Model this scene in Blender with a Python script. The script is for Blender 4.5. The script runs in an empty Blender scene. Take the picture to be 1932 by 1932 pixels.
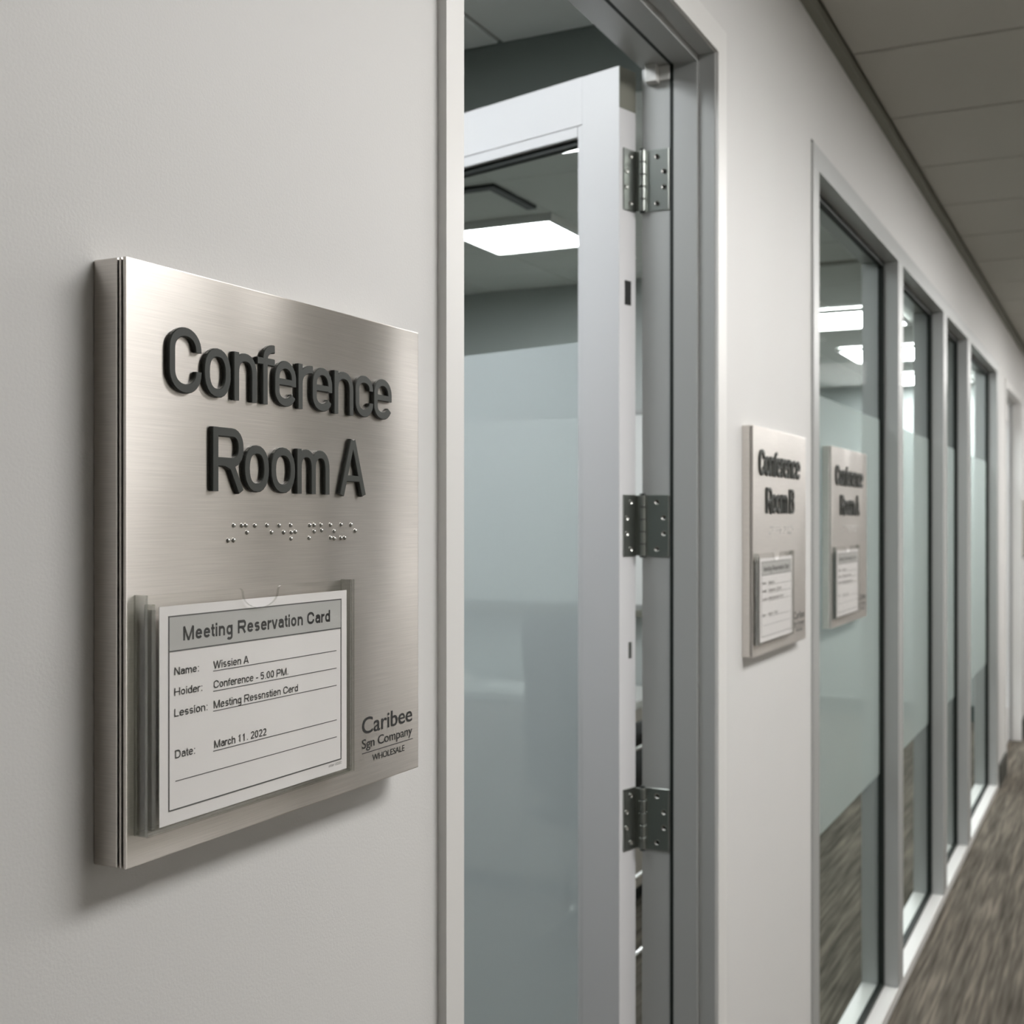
import bpy, bmesh, math, random
from mathutils import Vector, Matrix
random.seed(7)
S = bpy.context.scene
COL = S.collection

# ------------------------------------------------------------------ camera
CAM = Vector((0.605, 0.0, 1.41))
cd = bpy.data.cameras.new('camera')
cam = bpy.data.objects.new('camera', cd); COL.objects.link(cam)
cam.location = CAM
cam.rotation_euler = (math.radians(90), 0, math.atan(1160 / 2350))
cd.sensor_width = 36.0
cd.lens = 36.0 * 2350 / 1932
cd.shift_y = 12 / 1932
cd.clip_start = 0.02
cd.dof.use_dof = True
cd.dof.focus_distance = 0.95
cd.dof.aperture_fstop = 12.0
S.camera = cam

# ------------------------------------------------------------------ world, exposure
w = bpy.data.worlds.new('world'); S.world = w; w.use_nodes = True
w.node_tree.nodes['Background'].inputs[0].default_value = (0.9, 1.0, 0.95, 1)
w.node_tree.nodes['Background'].inputs[1].default_value = 0.05
S.view_settings.view_transform = 'Standard'
S.view_settings.look = 'None'
S.view_settings.gamma = 1.0
S.view_settings.use_curve_mapping = False
S.view_settings.exposure = 0.0
cy = S.cycles
cy.max_bounces = 8; cy.diffuse_bounces = 4; cy.glossy_bounces = 3; cy.transmission_bounces = 4; cy.transparent_max_bounces = 14
CORRIDOR_LIGHT = 17.8
ROOM_LIGHT = 27.0

# ------------------------------------------------------------------ materials
def nmat(name):
    m = bpy.data.materials.new(name); m.use_nodes = True
    nt = m.node_tree
    return m, nt, nt.nodes['Principled BSDF'], nt.nodes, nt.links

def pmat(name, col, rough=0.5, metal=0.0, spec=None, bump=None):
    m, nt, p, N, L = nmat(name)
    p.inputs['Base Color'].default_value = (*col, 1)
    p.inputs['Roughness'].default_value = rough
    p.inputs['Metallic'].default_value = metal
    if spec is not None: p.inputs['Specular IOR Level'].default_value = spec
    tc = N.new('ShaderNodeTexCoord')
    ns = N.new('ShaderNodeTexNoise')
    ns.inputs['Scale'].default_value = bump[0] if bump else 6.0
    ns.inputs['Detail'].default_value = 3
    L.new(tc.outputs['Object'], ns.inputs['Vector'])
    if bump:
        b = N.new('ShaderNodeBump'); b.inputs['Strength'].default_value = bump[1]
        b.inputs['Distance'].default_value = bump[2]
        L.new(ns.outputs['Fac'], b.inputs['Height']); L.new(b.outputs['Normal'], p.inputs['Normal'])
    else:
        mr = N.new('ShaderNodeMapRange')
        mr.inputs['To Min'].default_value = max(0.02, rough - 0.04); mr.inputs['To Max'].default_value = min(1, rough + 0.04)
        L.new(ns.outputs['Fac'], mr.inputs['Value']); L.new(mr.outputs['Result'], p.inputs['Roughness'])
    return m

M = {}
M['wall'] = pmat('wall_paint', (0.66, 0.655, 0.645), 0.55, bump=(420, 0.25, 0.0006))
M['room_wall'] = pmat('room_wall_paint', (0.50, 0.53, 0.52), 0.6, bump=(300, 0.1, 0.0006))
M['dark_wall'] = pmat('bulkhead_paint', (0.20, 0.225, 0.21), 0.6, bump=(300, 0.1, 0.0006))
M['far_wall'] = pmat('opposite_wall_paint', (0.62, 0.60, 0.57), 0.6, bump=(300, 0.1, 0.0006))
M['wood'] = pmat('dark_laminate', (0.05, 0.048, 0.042), 0.5)
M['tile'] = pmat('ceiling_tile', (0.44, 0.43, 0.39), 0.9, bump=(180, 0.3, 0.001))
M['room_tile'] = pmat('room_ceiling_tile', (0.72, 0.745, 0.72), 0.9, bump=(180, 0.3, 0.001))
M['grid'] = pmat('ceiling_grid', (0.30, 0.295, 0.26), 0.6)
M['molding'] = pmat('ceiling_molding', (0.20, 0.20, 0.165), 0.6)
M['alu'] = pmat('satin_aluminium', (0.47, 0.48, 0.475), 0.38, 0.3)
M['alu_light'] = pmat('pale_aluminium', (0.74, 0.735, 0.72), 0.42, 0.1)
M['door'] = pmat('door_paint', (0.72, 0.72, 0.735), 0.4)
M['gasket'] = pmat('black_rubber', (0.004, 0.008, 0.006), 0.6)
M['hinge'] = pmat('hinge_steel', (0.34, 0.36, 0.34), 0.3, 0.95)
M['screw'] = pmat('screw_steel', (0.55, 0.55, 0.53), 0.3, 1.0)
M['black'] = pmat('black_plastic', (0.01, 0.011, 0.011), 0.45)
M['fabric'] = pmat('black_leather', (0.012, 0.013, 0.013), 0.5)
M['chrome'] = pmat('chrome', (0.8, 0.8, 0.8), 0.12, 1.0)
M['letter'] = pmat('charcoal_letter', (0.030, 0.034, 0.030), 0.45)
M['ink'] = pmat('black_ink', (0.02, 0.02, 0.02), 0.7)
M['greyink'] = pmat('grey_ink', (0.10, 0.10, 0.10), 0.7)
M['card'] = pmat('card_paper', (0.84, 0.82, 0.82), 0.75)
M['band'] = pmat('card_grey_band', (0.50, 0.50, 0.49), 0.75)
M['paper'] = pmat('paper', (0.85, 0.85, 0.84), 0.7)
M['whiteboard'] = pmat('whiteboard', (0.85, 0.86, 0.85), 0.25)
M['beige'] = pmat('credenza_laminate', (0.46, 0.42, 0.38), 0.5)
M['tabletop'] = pmat('credenza_top', (0.66, 0.66, 0.64), 0.35)
M['baseboard'] = pmat('dark_baseboard', (0.045, 0.047, 0.04), 0.55)
M['teal_base'] = pmat('teal_baseboard', (0.05, 0.075, 0.07), 0.55)

def brushed():
    m, nt, p, N, L = nmat('brushed_stainless_steel')
    p.inputs['Metallic'].default_value = 1.0
    p.inputs['Anisotropic'].default_value = 1.0
    tg = N.new('ShaderNodeTangent'); tg.direction_type = 'RADIAL'; tg.axis = 'Z'
    L.new(tg.outputs['Tangent'], p.inputs['Tangent'])
    p.inputs['Anisotropic Rotation'].default_value = 0.25
    tc = N.new('ShaderNodeTexCoord')
    mp = N.new('ShaderNodeMapping'); mp.inputs['Scale'].default_value = (40, 18, 1500)
    L.new(tc.outputs['Object'], mp.inputs['Vector'])
    ns = N.new('ShaderNodeTexNoise'); ns.inputs['Scale'].default_value = 1.0; ns.inputs['Detail'].default_value = 4
    L.new(mp.outputs['Vector'], ns.inputs['Vector'])
    cr = N.new('ShaderNodeValToRGB')
    cr.color_ramp.elements[0].position = 0.3; cr.color_ramp.elements[0].color = (0.68, 0.645, 0.61, 1)
    cr.color_ramp.elements[1].position = 0.7; cr.color_ramp.elements[1].color = (0.78, 0.74, 0.70, 1)
    L.new(ns.outputs['Fac'], cr.inputs['Fac']); L.new(cr.outputs['Color'], p.inputs['Base Color'])
    mr = N.new('ShaderNodeMapRange'); mr.inputs['To Min'].default_value = 0.28; mr.inputs['To Max'].default_value = 0.33
    L.new(ns.outputs['Fac'], mr.inputs['Value']); L.new(mr.outputs['Result'], p.inputs['Roughness'])
    n2 = N.new('ShaderNodeTexNoise'); n2.inputs['Scale'].default_value = 5.0; n2.inputs['Detail'].default_value = 1
    L.new(tc.outputs['Object'], n2.inputs['Vector'])
    b = N.new('ShaderNodeBump'); b.inputs['Strength'].default_value = 1.0; b.inputs['Distance'].default_value = 0.005
    L.new(n2.outputs['Fac'], b.inputs['Height'])
    L.new(b.outputs['Normal'], p.inputs['Normal'])
    return m
M['steel'] = brushed()

def clear_mat(name, tint, gloss_rough=0.03, ior=1.45, gmul=1.0):
    m, nt, p, N, L = nmat(name); N.remove(p)
    out = N['Material Output']
    t = N.new('ShaderNodeBsdfTransparent'); t.inputs[0].default_value = (*tint, 1)
    g = N.new('ShaderNodeBsdfGlossy'); g.inputs['Roughness'].default_value = gloss_rough
    lw = N.new('ShaderNodeLayerWeight'); lw.inputs['Blend'].default_value = 0.5
    pw = N.new('ShaderNodeMath'); pw.operation = 'POWER'; pw.inputs[1].default_value = 5.0
    L.new(lw.outputs['Facing'], pw.inputs[0])
    ml = N.new('ShaderNodeMath'); ml.operation = 'MULTIPLY_ADD'; ml.inputs[1].default_value = 0.5 * gmul; ml.inputs[2].default_value = 0.03 * gmul
    L.new(pw.outputs[0], ml.inputs[0])
    mx = N.new('ShaderNodeMixShader')
    L.new(ml.outputs[0], mx.inputs[0]); L.new(t.outputs[0], mx.inputs[1]); L.new(g.outputs[0], mx.inputs[2])
    L.new(mx.outputs[0], out.inputs['Surface'])
    return m
M['glass'] = clear_mat('window_glass', (0.92, 0.94, 0.93), 0.02, 1.35, 0.03)
M['acrylic'] = clear_mat('clear_acrylic', (0.985, 0.985, 0.98), 0.05, 1.4, 1.0)

def film_mat(name, frac, col):
    m, nt, p, N, L = nmat(name); N.remove(p)
    out = N['Material Output']
    t = N.new('ShaderNodeBsdfTransparent'); t.inputs[0].default_value = (0.93, 0.955, 0.95, 1)
    d = N.new('ShaderNodeBsdfDiffuse'); d.inputs[0].default_value = (*col, 1)
    tr = N.new('ShaderNodeBsdfTranslucent'); tr.inputs[0].default_value = (*col, 1)
    a = N.new('ShaderNodeMixShader'); a.inputs[0].default_value = 0.45
    L.new(d.outputs[0], a.inputs[1]); L.new(tr.outputs[0], a.inputs[2])
    tc = N.new('ShaderNodeTexCoord'); ns = N.new('ShaderNodeTexNoise'); ns.inputs['Scale'].default_value = 900
    L.new(tc.outputs['Object'], ns.inputs['Vector'])
    mr = N.new('ShaderNodeMapRange'); mr.inputs['To Min'].default_value = frac - 0.03; mr.inputs['To Max'].default_value = frac + 0.03
    L.new(ns.outputs['Fac'], mr.inputs['Value'])
    b = N.new('ShaderNodeMixShader')
    L.new(mr.outputs['Result'], b.inputs[0]); L.new(t.outputs[0], b.inputs[1]); L.new(a.outputs[0], b.inputs[2])
    L.new(b.outputs[0], out.inputs['Surface'])
    return m
M['film'] = film_mat('frosted_film', 0.42, (0.82, 0.84, 0.84))
M['door_film'] = film_mat('door_frosted_film', 0.48, (0.88, 0.92, 0.94))

def acrylic_edge():
    m, nt, p, N, L = nmat('acrylic_edge'); N.remove(p)
    t = N.new('ShaderNodeBsdfTransparent'); t.inputs[0].default_value = (0.80, 0.81, 0.79, 1)
    g = N.new('ShaderNodeBsdfGlossy'); g.inputs['Roughness'].default_value = 0.12
    tc = N.new('ShaderNodeTexCoord'); ns = N.new('ShaderNodeTexNoise'); ns.inputs['Scale'].default_value = 300
    b = N.new('ShaderNodeBump'); b.inputs['Strength'].default_value = 0.3; b.inputs['Distance'].default_value = 0.0008
    L.new(tc.outputs['Object'], ns.inputs['Vector']); L.new(ns.outputs['Fac'], b.inputs['Height']); L.new(b.outputs['Normal'], g.inputs['Normal'])
    mx = N.new('ShaderNodeMixShader'); mx.inputs[0].default_value = 0.22
    L.new(t.outputs[0], mx.inputs[1]); L.new(g.outputs[0], mx.inputs[2]); L.new(mx.outputs[0], N['Material Output'].inputs['Surface'])
    return m
M['acrylic_edge'] = acrylic_edge()

def emit(name, col, st):
    m, nt, p, N, L = nmat(name); N.remove(p)
    e = N.new('ShaderNodeEmission'); e.inputs[0].default_value = (*col, 1); e.inputs[1].default_value = st
    L.new(e.outputs[0], N['Material Output'].inputs['Surface'])
    return m
M['corr_light'] = emit('corridor_diffuser', (1.0, 0.985, 0.965), CORRIDOR_LIGHT)
M['room_light'] = emit('room_diffuser', (0.95, 0.985, 1.0), ROOM_LIGHT)

def carpet():
    m, nt, p, N, L = nmat('streaked_carpet')
    p.inputs['Roughness'].default_value = 0.95
    p.inputs['Specular IOR Level'].default_value = 0.1
    tc = N.new('ShaderNodeTexCoord')
    def noise(sc, scale=1.0, detail=3):
        mp = N.new('ShaderNodeMapping'); mp.inputs['Scale'].default_value = sc
        L.new(tc.outputs['Object'], mp.inputs['Vector'])
        n = N.new('ShaderNodeTexNoise'); n.inputs['Scale'].default_value = scale; n.inputs['Detail'].default_value = detail
        L.new(mp.outputs['Vector'], n.inputs['Vector']); return n
    a = noise((95, 3.2, 1)); b = noise((30, 1.2, 1)); c = noise((1.0, 1.0, 1), 900)
    mx = N.new('ShaderNodeMix'); mx.data_type = 'FLOAT'; mx.inputs[0].default_value = 0.4
    L.new(a.outputs['Fac'], mx.inputs[2]); L.new(b.outputs['Fac'], mx.inputs[3])
    cr = N.new('ShaderNodeValToRGB')
    e = cr.color_ramp.elements
    e[0].position = 0.36; e[0].color = (0.065, 0.058, 0.047, 1)
    e[1].position = 0.64; e[1].color = (0.23, 0.20, 0.165, 1)
    k = e.new(0.5); k.color = (0.125, 0.112, 0.093, 1)
    L.new(mx.outputs[0], cr.inputs['Fac']); L.new(cr.outputs['Color'], p.inputs['Base Color'])
    bp = N.new('ShaderNodeBump'); bp.inputs['Strength'].default_value = 0.6; bp.inputs['Distance'].default_value = 0.003
    L.new(c.outputs['Fac'], bp.inputs['Height']); L.new(bp.outputs['Normal'], p.inputs['Normal'])
    return m
M['carpet'] = carpet()

# ------------------------------------------------------------------ helpers
def tag(o, label=None, cat=None, group=None, kind=None):
    if label: o['label'] = label
    if cat: o['category'] = cat
    if group: o['group'] = group
    if kind: o['kind'] = kind
    return o

def link(name, me, mat=None, parent=None):
    o = bpy.data.objects.new(name, me); COL.objects.link(o)
    if mat is not None and me is not None and not me.materials: me.materials.append(M[mat])
    if parent is not None: o.parent = parent
    return o

def empty(name, loc=(0, 0, 0), rz=0, scale=(1, 1, 1)):
    o = bpy.data.objects.new(name, None); COL.objects.link(o)
    o.empty_display_size = 0.05
    o.location = loc; o.rotation_euler = (0, 0, rz); o.scale = scale
    return o

def add_box(bm, lo, hi, mtx=None):
    vs = [bm.verts.new((x, y, z)) for x in (lo[0], hi[0]) for y in (lo[1], hi[1]) for z in (lo[2], hi[2])]
    for f in ((0, 1, 3, 2), (4, 6, 7, 5), (0, 4, 5, 1), (2, 3, 7, 6), (0, 2, 6, 4), (1, 5, 7, 3)):
        bm.faces.new([vs[i] for i in f])
    if mtx is not None: bmesh.ops.transform(bm, matrix=mtx, verts=vs)
    return vs

def mesh_of(bm, name, smooth=False, bevel=0.0, seg=2):
    bmesh.ops.recalc_face_normals(bm, faces=bm.faces)
    if bevel:
        bmesh.ops.bevel(bm, geom=[e for e in bm.edges if len(e.link_faces) == 2 and e.calc_face_angle(0) > 0.6],
                        offset=bevel, segments=seg, affect='EDGES', profile=0.6, clamp_overlap=True)
    me = bpy.data.meshes.new(name); bm.to_mesh(me); bm.free()
    if smooth:
        for p in me.polygons: p.use_smooth = True
    return me

def box(name, lo, hi, mat, parent=None, bevel=0.0, base=(0, 0, 0)):
    """box given in world (or parent-base relative) coordinates"""
    bm = bmesh.new()
    b = Vector(base)
    add_box(bm, Vector(lo) - b, Vector(hi) - b)
    return link(name, mesh_of(bm, name, bevel=bevel), mat, parent)

def boxes(name, lst, mat, parent=None, bevel=0.0, base=(0, 0, 0)):
    bm = bmesh.new(); b = Vector(base)
    for lo, hi in lst: add_box(bm, Vector(lo) - b, Vector(hi) - b)
    return link(name, mesh_of(bm, name, bevel=bevel), mat, parent)

def add_cyl(bm, p0, p1, r, n=16):
    p0, p1 = Vector(p0), Vector(p1); d = p1 - p0
    q = d.to_track_quat('Z', 'Y').to_matrix().to_4x4()
    bmesh.ops.create_cone(bm, cap_ends=True, segments=n, radius1=r, radius2=r, depth=d.length,
                          matrix=Matrix.Translation((p0 + p1) / 2) @ q)

def tube(name, pts, r, mat, parent=None, n=10):
    """a bent round bar: a poly curve with a round section, turned into a mesh"""
    cu = bpy.data.curves.new(name, 'CURVE'); cu.dimensions = '3D'; cu.bevel_depth = r; cu.bevel_resolution = 3; cu.use_fill_caps = True
    sp = cu.splines.new('POLY'); sp.points.add(len(pts) - 1)
    for i, p in enumerate(pts): sp.points[i].co = (*p, 1)
    o = bpy.data.objects.new('tmp', cu)
    me = bpy.data.meshes.new_from_object(o); me.name = name
    bpy.data.objects.remove(o); bpy.data.curves.remove(cu)
    for p in me.polygons: p.use_smooth = True
    return link(name, me, mat, parent)

def fillet(pts, r, n=5):
    out = [Vector(pts[0])]
    for i in range(1, len(pts) - 1):
        a, b, c = Vector(pts[i - 1]), Vector(pts[i]), Vector(pts[i + 1])
        p = b + (a - b).normalized() * r; q = b + (c - b).normalized() * r
        for k in range(n + 1):
            t = k / n
            out.append((1 - t) ** 2 * p + 2 * t * (1 - t) * b + t * t * q)
    out.append(Vector(pts[-1]))
    return out

# text -> mesh lying in the (y, z) plane and facing +x
_tc = {}
def raw_text(body, weight=0.0, extrude=0.0, bevel=0.0):
    k = (body, weight, extrude, bevel)
    if k not in _tc:
        cu = bpy.data.curves.new('text', 'FONT'); cu.body = body; cu.size = 1.0
        cu.offset = weight; cu.extrude = extrude; cu.bevel_depth = bevel; cu.bevel_resolution = 1
        cu.resolution_u = 5
        o = bpy.data.objects.new('tmp', cu)
        me = bpy.data.meshes.new_from_object(o)
        _tc[k] = ([v.co.copy() for v in me.vertices], [list(p.vertices) for p in me.polygons])
        bpy.data.objects.remove(o); bpy.data.curves.remove(cu); bpy.data.meshes.remove(me)
    return _tc[k]
_hv = raw_text('H')[0]
CAPH = max(v.y for v in _hv)
_xv = raw_text('x')[0]
XH = max(v.y for v in _xv)

def text_mesh(name, body, y0, y1, base, cap, x, weight=0.0, depth=0.0, shear=0.0):
    """fit the text between y0 and y1, with its baseline and capital height, its back at x"""
    e = 0.05 if depth else 0.0; bv = 0.022 if depth else 0.0
    vs, fs = raw_text(body, weight, e, bv)
    a = min(v.x for v in vs); b = max(v.x for v in vs)
    s = (y1 - y0) / (b - a); sz = cap / CAPH
    sx = depth / (2 * (e + bv)) if depth else 0.0
    pts = [(x + (v.z + e + bv) * sx, y0 + (v.x - a) * s, base + v.y * sz) for v in vs]
    me = bpy.data.meshes.new(name); me.from_pydata(pts, [], fs); me.update()
    return me

# a plain grotesque drawn as strokes, so that every letter keeps its stem width
ADV = dict(zip('abcdefghimnoprstvy', (.556, .556, .5, .556, .556, .278, .556, .556, .222, .833, .556, .556, .556, .333, .5, .278, .5, .5)))
ADV.update({'A': .667, 'B': .667, 'C': .722, 'D': .722, 'H': .722, 'L': .556, 'M': .833, 'N': .722, 'P': .667, 'R': .722, 'W': .944, ' ': .278, '.': .278, ':': .278, '-': .333})
for ch in '0125': ADV[ch] = .556

def arc(cx, cz, rx, rz, a0, a1, n=14, e=2.3):
    out = []
    for k in range(n + 1):
        t = math.radians(a0 + (a1 - a0) * k / n); c, q = math.cos(t), math.sin(t)
        out.append((cx + rx * math.copysign(abs(c) ** (2 / e), c), cz + rz * math.copysign(abs(q) ** (2 / e), q)))
    return out

def glyph(ch, w, c, x, h):
    """strokes of one letter in a box of width w: (points, closed)"""
    Lx, R, m = h, w - h, w / 2
    rx = m - h
    def arch(x0, x1, zb=0.0):
        r = (x1 - x0) / 2; rz = min(0.34 * x, 1.25 * r)
        return arc((x0 + x1) / 2, x - h - rz, r, rz, 180, 0) + [(x1, zb)]
    if ch in 'Cc':
        H = c if ch == 'C' else x; rt = (.27 if ch == 'C' else .25) * H; ex = .012 * H
        return [([(R, H - h - rt - ex)] + arc(m, H - h - rt, rx, rt, 0, 180, 16, 2.1) + arc(m, h + rt, rx, rt, 180, 360, 16, 2.1) + [(R, h + rt + ex)], 0)]
    if ch == 'o': return [(arc(m, x / 2, rx, x / 2 - h, 0, 345, 23), 1)]
    if ch == '0': return [(arc(m, c / 2, rx, c / 2 - h, 0, 345, 23), 1)]
    if ch == 'e':
        zb = x * 0.53
        rt = .31 * x
        return [([(R, zb - .8 * h)] + arc(m, x - h - rt, rx, rt, 0, 180, 16, 2.1) + arc(m, h + .24 * x, rx, .24 * x, 180, 338, 15, 2.1), 0), ([(Lx, zb), (R, zb)], 0, 0.82)]
    if ch == 'n': return [([(Lx, 0), (Lx, x)], 0), (arch(Lx, R), 0)]
    if ch == 'h': return [([(Lx, 0), (Lx, c)], 0), (arch(Lx, R), 0)]
    if ch == 'm': return [([(Lx, 0), (Lx, x)], 0), (arch(Lx, m), 0), (arch(m, R), 0)]
    if ch == 'r':
        r = w - Lx
        return [([(Lx, 0), (Lx, x)], 0), (arc(w, x - h - .36 * x, r, .36 * x, 180, 90, 9), 0)]
    if ch == 'f':
        sx = w * 0.45; r = w - sx
        return [([(sx, 0), (sx, c - h - .2 * c)] + arc(w, c - h - .2 * c, r, .2 * c, 180, 90, 8), 0), ([(0, x - h), (w, x - h)], 0, 0.85)]
    if ch == 't':
        sx = w * 0.45
        return [([(sx, x + .2 * c), (sx, h + .14 * c)] + arc(w, h + .14 * c, w - sx, .14 * c, 180, 270, 7), 0), ([(0, x - h), (w, x - h)], 0, 0.85)]
    if ch == 'i': return [([(m, 0), (m, x)], 0), ([(m, c - 2 * h), (m, c)], 0)]
    if ch == 'a':
        z1 = x * .58
        return [(arc(m, x - h - .24 * x, rx, .24 * x, 160, 0, 10) + [(R, 0)], 0), ([(R, z1)] + arc(m, h + .25 * x, rx, .25 * x, 90, 270, 12) + [(R, h + .14 * x)], 0)]
    if ch == 's':
        q = x / 2
        return [(arc(m, q + (q - h) / 2, rx, (q - h) / 2, 25, 270, 14) + arc(m, h + (q - h) / 2, rx, (q - h) / 2, 90, -155, 14), 0)]
    if ch == 'd': return [([(R, 0), (R, c)], 0), (arc(m, x / 2, rx, x / 2 - h, 0, 345, 23), 1)]
    if ch == 'b': return [([(Lx, 0), (Lx, c)], 0), (arc(m, x / 2, rx, x / 2 - h, 0, 345, 23), 1)]
    if ch == 'g': return [([(R, x), (R, -.12 * c)] + arc(m, -.12 * c, rx, .16 * c, 0, -150, 10), 0), (arc(m, x / 2, rx, x / 2 - h, 0, 345, 23), 1)]
    if ch == 'v': return [([(h * .9, x), (m, 0)], 0), ([(m, 0), (w - h * .9, x)], 0)]
    if ch == 'R':
        zr = c * .46; rb = (c - h - zr) / 2
        return [([(Lx, 0), (Lx, c)], 0), ([(Lx, c - h)] + arc(R - rb * .9, zr + rb, rb * .9, rb, 90, -90, 12) + [(Lx, zr)], 0),
                ([(m * .8, zr), (w * .62, zr - .06 * c), (w - h * .95, 0)], 0)]
    if ch == 'P':
        zr = c * .44; rb = (c - h - zr) / 2
        return [([(Lx, 0), (Lx, c)], 0), ([(Lx, c - h)] + arc(R - rb * .9, zr + rb, rb * .9, rb, 90, -90, 12) + [(Lx, zr)], 0)]
    if ch == 'B':
        zr = c * .52; rb = (c - h - zr) / 2; rc = (zr - h) / 2
        return [([(Lx, 0), (Lx, c)], 0), ([(Lx, c - h)] + arc(R - .04 * w - rb * .9, zr + rb, rb * .9, rb, 90, -90, 12) + [(Lx, zr)], 0),
                ([(Lx, zr)] + arc(R - rc * .9, h + rc, rc * .9, rc, 90, -90, 12) + [(Lx, h)], 0)]
    if ch == 'D': return [([(Lx, 0), (Lx, c)], 0), ([(Lx, c - h)] + arc(m * .8, c / 2, R - m * .8, c / 2 - h, 90, -90, 16) + [(Lx, h)], 0)]
    if ch == 'A':
        zb = c * .30; k = zb / c
        return [([(h * .95, 0), (m - h * .12, c)], 0), ([(w - h * .95, 0), (m + h * .12, c)], 0), ([(h + (m - h) * k, zb), (w - h - (m - h) * k, zb)], 0, 0.8)]
    if ch == 'H': return [([(Lx, 0), (Lx, c)], 0), ([(R, 0), (R, c)], 0), ([(Lx, c / 2), (R, c / 2)], 0, .9)]
    if ch == 'L': return [([(Lx, 0), (Lx, c)], 0), ([(Lx, h), (w, h)], 0, .9)]
    if ch == 'M': return [([(Lx, 0), (Lx, c)], 0), ([(R, 0), (R, c)], 0), ([(Lx, c), (m, 0)], 0, .9), ([(R, c), (m, 0)], 0, .9)]
    if ch == 'N': return [([(Lx, 0), (Lx, c)], 0), ([(R, 0), (R, c)], 0), ([(Lx, c), (R, 0)], 0)]
    if ch == 'W': return [([(h, c), (w * .28, 0)], 0), ([(w * .28, 0), (m, c)], 0), ([(m, c), (w * .72, 0)], 0), ([(w * .72, 0), (w - h, c)], 0)]
    if ch == '1': return [([(m, 0), (m, c)], 0), ([(m, c - h), (w * .12, c * .76)], 0, .9)]
    if ch == '2': return [(arc(m, c - h - .26 * c, rx, .26 * c, 165, -25, 12) + [(Lx, h * 1.4)], 0), ([(0, h), (w, h)], 0)]
    if ch == '5': return [([(R, c - h), (Lx * 1.6, c - h), (Lx * 1.1, c * .5)] , 0), (arc(m, h + .27 * c, rx, .27 * c, 140, -150, 16), 0)]
    if ch == '.': return [([(m, 0), (m, 2 * h)], 0)]
    if ch == ':': return [([(m, 0), (m, 2 * h)], 0), ([(m, x - 2 * h), (m, x)], 0)]
    if ch == '-': return [([(0, x * .45), (w, x * .45)], 0)]
    return []

def add_stroke(bm, pts, closed, h, y0, z0, x, depth, chamf):
    n = len(pts); P = [Vector(p) for p in pts]; nor = []
    for i in range(n):
        a = P[(i - 1) % n] if (closed or i > 0) else None; b = P[(i + 1) % n] if (closed or i < n - 1) else None
        d0 = (P[i] - a).normalized() if a is not None and (P[i] - a).length > 1e-9 else None
        d1 = (b - P[i]).normalized() if b is not None and (b - P[i]).length > 1e-9 else None
        if d0 is None: d0 = d1
        if d1 is None: d1 = d0
        t = d0 + d1
        t = t.normalized() if t.length > 1e-6 else d0
        k = min(1.6, 1 / max(0.3, t.dot(d0)))
        nor.append(Vector((-t.y, t.x)) * k)
    def ring(xx, hh): return ([bm.verts.new((xx, y0 + (p + q * hh).x, z0 + (p + q * hh).y)) for p, q in zip(P, nor)],
                              [bm.verts.new((xx, y0 + (p - q * hh).x, z0 + (p - q * hh).y)) for p, q in zip(P, nor)])
    last = n if closed else n - 1
    rings = [ring(x, h)] if not depth else [ring(x, h), ring(x + depth - chamf, h), ring(x + depth, h - chamf)]
    top = rings[-1]
    for i in range(last):
        j = (i + 1) % n
        bm.faces.new((top[0][i], top[1][i], top[1][j], top[0][j]))
        for lo, hi in zip(rings, rings[1:]):
            bm.faces.new((lo[0][i], hi[0][i], hi[0][j], lo[0][j]))
            bm.faces.new((lo[1][i], lo[1][j], hi[1][j], hi[1][i]))
    if not closed:
        for lo, hi in zip(rings, rings[1:]):
            for i in (0, n - 1):
                bm.faces.new((lo[0][i], lo[1][i], hi[1][i], hi[0][i]))

def stroke_text(name, body, y0, y1, base, cap, x, stroke, depth=0.0, xr=0.735, hjit=1.0):
    bm = bmesh.new(); h = stroke / 2
    if len(body) == 1:
        for g in glyph(body, y1 - y0, cap, cap * xr, h):
            add_stroke(bm, g[0], g[1], h * (g[2] if len(g) > 2 else 1), y0, base, x, depth, 0.0006)
    else:
        sb = 0.055
        tot = sum(ADV[ch] for ch in body) - 2 * sb
        k = (y1 - y0) / tot; cur = y0 - sb * k
        for ch in body:
            wd = ADV[ch] * k
            if ch in '.:i': bw = stroke * 1.02
            elif ch in 'ftr-': bw = wd - 0.03 * k
            elif ch in 'AvW': bw = wd - 0.02 * k
            else: bw = wd - 2 * sb * k
            for g in glyph(ch, bw, cap, cap * xr, h):
                add_stroke(bm, g[0], g[1], h * (g[2] if len(g) > 2 else 1), cur + (wd - bw) / 2, base, x, depth, 0.0006)
            cur += wd
    if depth: bmesh.ops.recalc_face_normals(bm, faces=bm.faces)
    me = bpy.data.meshes.new(name); bm.to_mesh(me); bm.free()
    return me

# ================================================================== SETTING
WT = 0.115                 # wall thickness
CH = 2.50                  # corridor ceiling
RC = 2.36                  # dropped room ceiling
D0, D1, DH = 1.097, 1.964, 2.169      # doorway of room A
PANES = [(2.724, 3.77), (3.855, 4.77), (4.87, 5.54), (5.66, 6.85)]
W0, W1 = 2.67, 6.96        # window frame, outer
WZ0, WZ1 = 0.0, 2.215
E0, E1, EH = 7.44, 8.50, 2.14         # next doorway

fl = box('floor', (-4.1, -2.1, -0.08), (2.5, 12.1, 0.0), 'carpet'); tag(fl, 'brown and grey streaked carpet of the corridor', 'carpet', kind='structure')

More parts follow.
